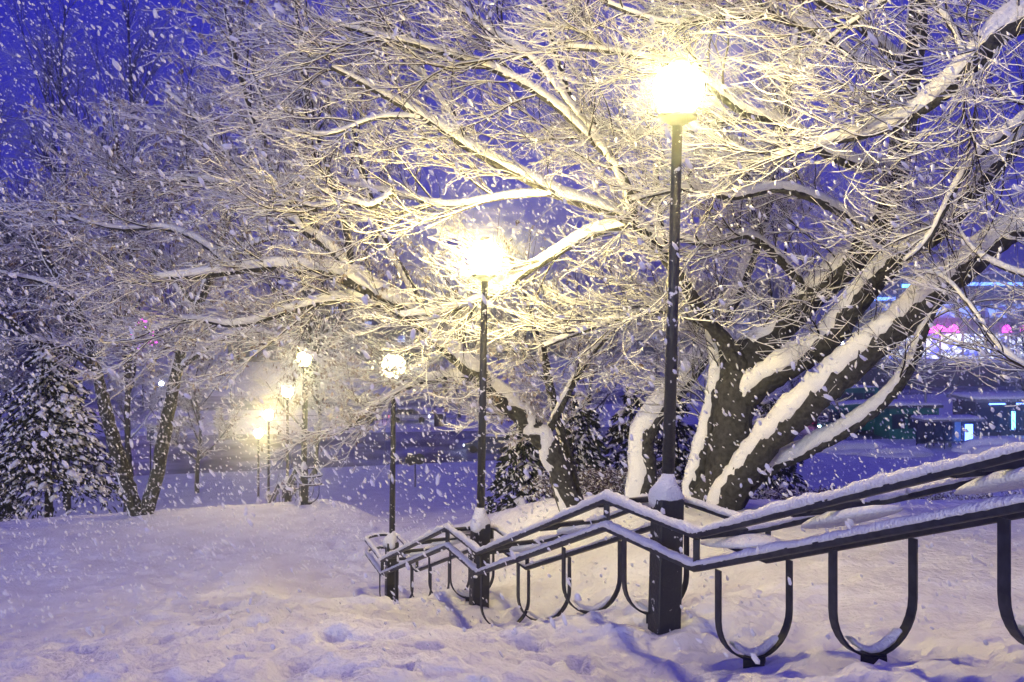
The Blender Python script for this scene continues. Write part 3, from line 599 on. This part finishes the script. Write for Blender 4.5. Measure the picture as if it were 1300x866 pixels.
# ------------------------------------------------------------------ street furniture, vehicles and buildings by the street
def zg(x, y): return float(ground(x, y, False))
def shelter(x, y):
    t = empty('bus_shelter', (x, y, ZS), .1); tag(t, 'open bus shelter with snow on its flat roof and a glowing blue end panel', 'bus shelter')
    W_, D_, H_ = 5.0, 1.7, 2.6
    MB().box((0,0,H_),(W_+.9,D_+.7,.16)).build('roof', M['concrete'], t)
    b = MB(); b.box((0,0,H_+.17),(W_+.85,D_+.65,.17), taper=.96, bev=.05); b.build('snow', M['snow'], t, True)
    for px_ in (-W_/2, -W_/6, W_/6, W_/2):
        for s in (-1, 1): MB().box((px_, s*D_/2, H_/2-.04),(.08,.08,H_-.09)).build('post', M['iron'], t)
    for k in range(3): MB().box((-W_/3+k*W_/3, D_/2, 1.3),(W_/3-.12,.03,2.1)).build('pane', M['glass'], t)
    MB().box((W_/2-.45, 0, 1.25),(.7,.12,1.7)).build('advert_panel', M['blueglow'], t)
    b = MB(); b.box((-.6,.3,.48),(2.6,.4,.06)); b.box((-1.6,.3,.22),(.06,.35,.44)); b.box((.4,.3,.22),(.06,.35,.44)); b.build('bench', M['concrete'], t)
shelter((1203-650)/F*86, 86)
def bus(x, y, rz, label, paint, L=11.0):
    t = empty('city_bus', (x, y, ZS), rz); tag(t, label, 'bus', 'buses on the street')
    MB().prism([(-L/2,.35),(-L/2,2.7),(-L/2+.25,3.0),(L/2-.3,3.0),(L/2,2.6),(L/2+.08,1.1),(L/2,.35)], -1.25, 1.25).build('body', paint, t)
    for s in (-1,1):
        for k in range(6): MB().box((-L/2+1.2+k*1.65, s*1.262, 1.95),(1.5,.03,.95)).build('window', M['glass'], t)
        for wx in (-L/2+2.2, L/2-2.4): MB().cyl((wx, s*1.02, .48),(wx, s*1.27, .48), .48, n=18).build('wheel', M['rubber'], t)
    MB().box((L/2+.055,0,1.95),(.05,2.2,1.2)).build('windscreen', M['glass'], t)
    MB().box((-L/2-.015,0,2.05),(.03,2.1,.9)).build('rear_window', M['glass'], t)
    for s in (-1,1):
        MB().box((L/2+.075, s*.95, .75),(.06,.3,.18)).build('headlight', M['head'], t)
        MB().box((-L/2-.02, s*1.0, .9),(.05,.2,.3)).build('tail_light', M['orange'], t)
    MB().box((0,0,3.06),(L-.6,2.3,.13), taper=.97, bev=.04).build('snow', M['snow'], t, True)
bus((1060-650)/F*112, 112, .35, 'green bus driving away on the road left of the shelter', M['green'])
bus((1105-650)/F*95-1.0, 96, PI/2+2.0, 'dark green bus with lit headlight pulling up beside the kiosk', M['green'], 8)
def car(x, y, rz, label, paint, lit):
    t = empty('parked_car', (x, y, ZS), rz); tag(t, label, 'car', 'cars on the street')
    MB().prism([(-2.2,.3),(-2.2,.85),(-1.9,.95),(1.0,.98),(2.1,.8),(2.2,.35)], -.85, .85).build('body', paint, t)
    MB().prism([(-1.8,.96),(-1.35,1.45),(.3,1.47),(1.0,.985)], -.72, .72).build('cabin', M['glass'], t)
    MB().box((-.5,0,1.52),(1.6,1.35,.10), taper=.9, bev=.03).build('snow', M['snow'], t, True)
    for s in (-1,1):
        for wx in (-1.35,1.35): MB().cyl((wx, s*.66, .33),(wx, s*.87, .33), .33, n=16).build('wheel', M['rubber'], t)
        MB().box((-2.215, s*.62, .7),(.04,.35,.15)).build('tail_light', lit, t)
        MB().box((2.19, s*.6, .65),(.05,.32,.16)).build('headlight', M['head'], t)
car((622-650)/F*83, 83.5, PI*.93, 'dark car with orange lights passing behind the second lamp pole', M['blue'], M['orange'])
car((1056-650)/F*100, 101, .2, 'red car with its lights on between the bus and the shelter', M['red'], M['redglow'])
# kiosk and pavilion
t = empty('kiosk', ((1150-650)/F*93, 93, ZS), .1); tag(t, 'dark green kiosk with a snowy flat roof left of the shelter', 'kiosk')
MB().box((0,0,1.5),(5.0,3.2,3.0)).build('wall', M['green'], t); MB().box((0,0,3.12),(5.6,3.8,.24)).build('roof', M['darkwall'], t)
MB().box((0,0,3.33),(5.5,3.7,.2), taper=.97, bev=.05).build('snow', M['snow'], t, True)
for k in range(3): MB().box((-1.6+k*1.6,-1.615,1.7),(1.3,.04,1.4)).build('window', M['glass'], t)
t = empty('pavilion', ((1300-650)/F*96, 96, ZS), .12); tag(t, 'long dark glazed pavilion with blue lights under its snowy roof at the right edge', 'building')
MB().box((0,0,1.7),(13,4,3.4)).build('wall', M['darkwall'], t); MB().box((0,-.3,3.55),(14,5.2,.3)).build('roof', M['concrete'], t)
MB().box((0,-.3,3.82),(13.9,5.1,.26), taper=.98, bev=.06).build('snow', M['snow'], t, True)
for k in range(8): MB().box((-5.6+k*1.6,-2.02,1.6),(1.35,.05,2.4)).build('window', M['glass'], t)
for xx in (-4.3,-1.4,1.0,3.6): MB().box((xx,-2.06,3.15),(1.7,.10,.14)).build('light_strip', M['blueglow'], t)
for xx in (-2.6,.2): MB().box((xx,-2.08,1.5),(.35,.08,1.8)).build('lit_panel', M['cyan'], t)
# terrace wall and deck beyond the street, with its railing
t = empty('terrace_wall', ((1235-650)/F*150, 150, ZS), .05); tag(t, 'low dark terrace wall with a snowy top below the bright shop front', 'wall')
MB().box((4,0,1.8),(46,6,3.6)).build('wall', M['darkwall'], t); MB().box((4,0,3.75),(46.4,6.4,.3), bev=.05).build('snow', M['snow'], t, True)
for k in range(24): MB().box((-18+k*1.9,-2.8,4.35),(.06,.06,.95)).build('post', M['iron'], t)
MB().box((4,-2.8,4.85),(45,.06,.07)).build('rail', M['iron'], t)
# shopping hall
t = empty('shopping_hall', ((1250-650)/F*205, 205, ZS), 0); tag(t, 'bright shop front with pink and blue lit signs on the right', 'building')
MB().box((6,6,9.5),(66,12,19)).build('wall', M['darkwall'], t)
MB().box((6,5.9,19.3),(67,12.6,.5)).build('snow', M['snow'], t)
MB().box((6,-.06,.25),(60,.1,.5)).build('plinth', M['blue'], t)
for k in range(12): MB().box((-22+k*4.9,-.10,3.3),(4.4,.12,5.4)).build('shop_window', M['shop'], t)
for k in range(10): MB().box((-20+k*5.6,-.10,11.0),(4.6,.12,3.0)).build('upper_window', M['shop2'], t)
for k in range(13): MB().box((-24.4+k*4.9,-.25,3.2),(.3,.3,6.3)).build('column', M['concrete'], t)
for xx, w in ((-11,5),(-7,2.2),(4.5,1.8),(8.5,1.8),(22,4)): MB().lathe([(w*.5,0),(w*.48,.7),(w*.3,1.3),(w*.08,1.6)], 14, (xx,-.6,6.4)).build('sign', M['magenta'], t, True)
for k, (xx, zz, w) in enumerate(((-24,13.6,9),(-13,16.4,10),(2,16.8,12),(16,16.6,9),(26,13.4,6),(-17,8.4,5))): MB().box((xx,-.3,zz),(w,.3,.7)).build('sign', M['cyan'] if k % 2 else M['blueglow'], t)
# dark block at the left edge and buildings behind the trees
def block(x, y, w, d, h, label, lights, group='distant buildings', rz=0):
    t = empty('apartment_block', (x, y, ZS), rz); tag(t, label, 'building', group)
    MB().box((0,0,h/2),(w,d,h)).build('wall', M['darkwall'], t); MB().box((0,0,h+.25),(w+.6,d+.6,.5)).build('roof', M['concrete'], t)
    MB().box((0,0,h+.65),(w+.4,d+.4,.3), taper=.98, bev=.08).build('snow', M['snow'], t, True)
    nxw = int(w/3.4); nf = int(h/3.1); k = 0
    for i in range(nxw):
        for j in range(nf):
            k += 1
            if k > 98: break
            MB().box((-w/2+1.9+i*(w-3.6)/max(1,nxw-1),-d/2-.02,1.9+j*3.05),(1.5,.08,1.4)).build('window', M['shop2'] if (i*7+j*3) % 11 in lights else M['glass'], t)
block(-84, 150, 16, 14, 27, 'tall dark apartment block behind the twigs at the left edge', (3,))
block(-38, 210, 46, 14, 13, 'long low block across the street left of the farthest lamps', (2,7))
block(8, 230, 54, 14, 11, 'low long block behind the traffic lights', (2,))
block(52, 240, 30, 14, 18, 'dark block glimpsed between the stems of the big tree', (5,8))
# neon ornament on the left block
def ring(cx, cz, r, y, col, name, label):
    t = empty(name, (cx, y, cz-r)); tag(t, label, 'neon sign', 'neon lights seen through the left trees')
    MB().cyl((0,.1,-(cz-r-ZS)),(0,.1,r), .10, .06, 8).build('pole', M['iron'], t)
    for k in range(6):
        b = MB()
        for q_ in range(9):
            a2 = k*PI/3+random.random()*1.3; rr_ = r*math.sqrt(random.uniform(.15,1.1)); b.ball((rr_*math.cos(a2), random.uniform(-.3,.3), r+rr_*math.sin(a2)), random.uniform(.10,.20), sub=1)
        b.build('light_string', col if k % 2 else M['violet'], t, True)
    for k in range(3): MB().cyl((0,.05,r),(r*math.cos(k*PI/3),.05,r+r*math.sin(k*PI/3)), .03, n=6).build('spoke', M['iron'], t)
ring((181-650)/F*115, (380-424)/F*115, 1.9, 115, M['magenta'], 'neon_ornament', 'round cluster of pink and violet lights seen through the twigs on the left')
ring((163-650)/F*116, (380-418)/F*116, .5, 116, M['cyan'], 'neon_ornament', 'small cyan light cluster left of the round pink ornament')
# traffic lights
def signal(px, Y, y_head, y_base, label, lit):
    x = (px-650)/F*Y; h = (y_base-y_head)/F*Y; t = empty('traffic_light', (x, Y, ZS)); tag(t, label, 'traffic light', 'traffic lights across the road')
    h = (HZ-y_head)/F*Y-ZS
    MB().cyl((0,0,0),(0,0,h), .07, n=10).build('pole', M['iron'], t)
    hd = MB().box((0,-.12,h-.1),(.55,.3,1.35), bev=.05).build('signal_head', M['iron'], t)
    for k, m_ in enumerate((M['redglow'] if lit else M['glass'], M['glass'], M['glass'])): MB().cyl((0,-.272,h+.32-k*.42),(0,-.36,h+.32-k*.42), .16, n=14).build('lens', m_, hd)
    MB().box((0,-.1,h+.62),(.5,.28,.08)).build('snow', M['snow'], t)
signal(552, 100, 486, 540, 'traffic light showing red across the road', True)
signal(565, 101, 492, 540, 'unlit dark traffic light just right of the red one', False)
t = empty('control_box', ((557-650)/F*100.5, 100.5, ZS)); tag(t, 'small dark control cabinet under the traffic lights', 'cabinet')
MB().box((0,0,.65),(.9,.5,1.3), bev=.03).build('cabinet_body', M['iron'], t); MB().box((0,0,1.36),(.9,.5,.12), bev=.03).build('snow', M['snow'], t); MB().box((0,-.26,.65),(.7,.02,1.0)).build('door', M['darkwall'], t)
# guard rail along the far kerb
t = empty('guard_rail', (-8, 102.5, ZS), .08); tag(t, 'thin pedestrian guard rail along the far side of the road', 'guard rail')
for k in range(19): MB().box((-18+k*2,0,.5),(.05,.05,1.0)).build('post', M['iron'], t)
for z_ in (.55,1.02): MB().box((0,0,z_),(36.2,.04,.05)).build('rail', M['iron'], t)
# back of a double round road sign beyond the crest
x, Y = (527-650)/F*68, 68.0; t = empty('road_sign', (x, Y, zg(x, Y))); tag(t, 'dark back of a pair of round road signs on one post beyond the crest', 'road sign')
hz_ = (HZ-584)/F*Y-zg(x, Y)
MB().cyl((0,0,-.2),(0,0,hz_+.4), .05, n=10).build('post', M['iron'], t)
MB().cyl((-.33,-.06,hz_+.02),(-.33,-.09,hz_+.02), .40, n=24).build('sign_disc', M['iron'], t)
MB().cyl((.30,-.10,hz_+.08),(.30,-.13,hz_+.08), .40, n=24).build('sign_disc', M['iron'], t)
x, Y = (191-650)/F*72, 72.0; t = empty('stop_sign_post', (x, Y, zg(x, Y))); tag(t, 'narrow dark stop post between the stems of the forked tree', 'sign post')
hz_ = (HZ-550)/F*Y-zg(x, Y)
MB().cyl((0,0,-.2),(0,0,hz_), .05, n=10).build('post', M['iron'], t); MB().box((0,0,hz_),(.5,.1,1.1)).build('board', M['blue'], t)
# tall street mast on the right and overhead wire posts
for px_, y_, lb in ((1175, 92, 'grey tall lighting mast rising beside the bus shelter roof'), (1290, 140, 'grey lighting mast at the right edge by the terrace')):
    x = (px_-650)/F*y_; t = empty('lighting_mast', (x, y_, ZS)); tag(t, lb, 'mast', 'lighting masts by the street')
    MB().cyl((0,0,0),(0,0,11), .13, .07, 10).build('pole', M['concrete'], t); MB().box((.5,0,11),(1.2,.25,.12)).build('lamp_arm', M['concrete'], t)
for px_, py_, y_, lb in ((205,487,95,'small distant white street light between the stems of the forked tree'),(191,447,130,'small distant warm street light above the forked tree stems'),(1069,436,125,'small round white street light seen between the limbs of the big tree')):
    x = (px_-650)/F*y_; h = (HZ-py_)/F*y_-ZS; t = empty('distant_street_light', (x, y_, ZS)); tag(t, lb, 'street light', 'small distant street lights')
    MB().cyl((0,0,0),(0,0,h-.2), .08, .05, 8).build('pole', M['iron'], t); MB().ball((0,0,h), .24, sub=2).build('globe', M['head'], t, True)
for px_, y_, rz_, lb, m_, l_ in ((455,103,.05,'snow-topped dark car parked along the far kerb behind the third lamp',M['blue'],M['redglow']),(520,104,.05,'pale car parked along the far kerb left of the traffic lights',M['white'],M['redglow'])):
    car((px_-650)/F*y_, y_, rz_, lb, m_, l_)
# snow heaps by the shelter
for px_, y_, s_, lb in ((1085,84,1.7,'ploughed snow heap left of the bus shelter'),(1140,82,1.4,'ploughed snow heap in front of the kiosk'),(1265,84,2.0,'ploughed snow heap right of the bus shelter')):
    x = (px_-650)/F*y_; b = MB(); b.ball((0,0,0), 1, sub=4)
    for v in b.b.verts:
        k = 1+.45*float(vnoise(v.co.x*2.3+px_, v.co.y*2.3+v.co.z*2)); v.co = Vector((v.co.x*s_*2.2*k, v.co.y*s_*k, v.co.z*s_*.62*k))
    o = b.build('snow_heap', M['snow'], None, True); o.location = (x, y_, ZS); tag(o, lb, 'snow heap', 'ploughed snow heaps')

# ------------------------------------------------------------------ falling snow
n = 58000
p = np.stack([rng.uniform(-17, 15, n), 5.0+19*rng.random(n)**.85, rng.uniform(-6.4, 7, n)], 1)
ok = (p[:,2] > ground(p[:,0], p[:,1], False)+.1); p = p[ok]; n = len(p)
sz = (.009+.013*rng.random(n)**1.8)
d = unit(np.array([.7, .1, -1])+rng.normal(size=(n,3))*.35)
ico = bmesh.new(); bmesh.ops.create_icosphere(ico, subdivisions=1, radius=1); IV = np.array([v.co[:] for v in ico.verts]); IF = np.array([[v.index for v in f.verts] for f in ico.faces]); ico.free()
a_ = unit(np.cross(d, rng.normal(size=(n,3)))); b_ = np.cross(d, a_); el = 1.3+1.5*rng.random(n)**1.5
q = IV[None]*(.75+.5*rng.random((n, len(IV), 1)))*sz[:,None,None]
V = p[:,None]+q[...,0:1]*a_[:,None]+q[...,1:2]*b_[:,None]*.7+q[...,2:3]*(d*el[:,None])[:,None]
tag(mesh_np('falling_snow', V.reshape(-1,3), (np.arange(n)[:,None,None]*len(IV)+IF[None]).reshape(-1,3), M['flake']), 'white snowflakes falling through the whole scene', 'snowfall', kind='stuff')

# ------------------------------------------------------------------ haze: snowy air round everything
hz = bpy.data.materials.new('snowy_air'); hz.use_nodes = True; nt = hz.node_tree
nt.nodes.remove(nt.nodes['Principled BSDF']); pv = nt.nodes.new('ShaderNodeVolumePrincipled')
pv.inputs['Color'].default_value = (.85,.90,1,1); pv.inputs['Density'].default_value = HAZE_D; pv.inputs['Anisotropy'].default_value = .93
nt.links.new(pv.outputs[0], nt.nodes['Material Output'].inputs['Volume'])
o = MB().box((0,170,4),(700,480,38)).build('haze', hz); tag(o, 'thin cold snowy haze in the air', 'haze', kind='stuff')
print('OBJS', len(bpy.data.objects), 'T2', hit(726,660), 'T1', hit(905,648), 'T3', hit(178,652), 'sp', hit(70,632), 'c', hit(450,642))
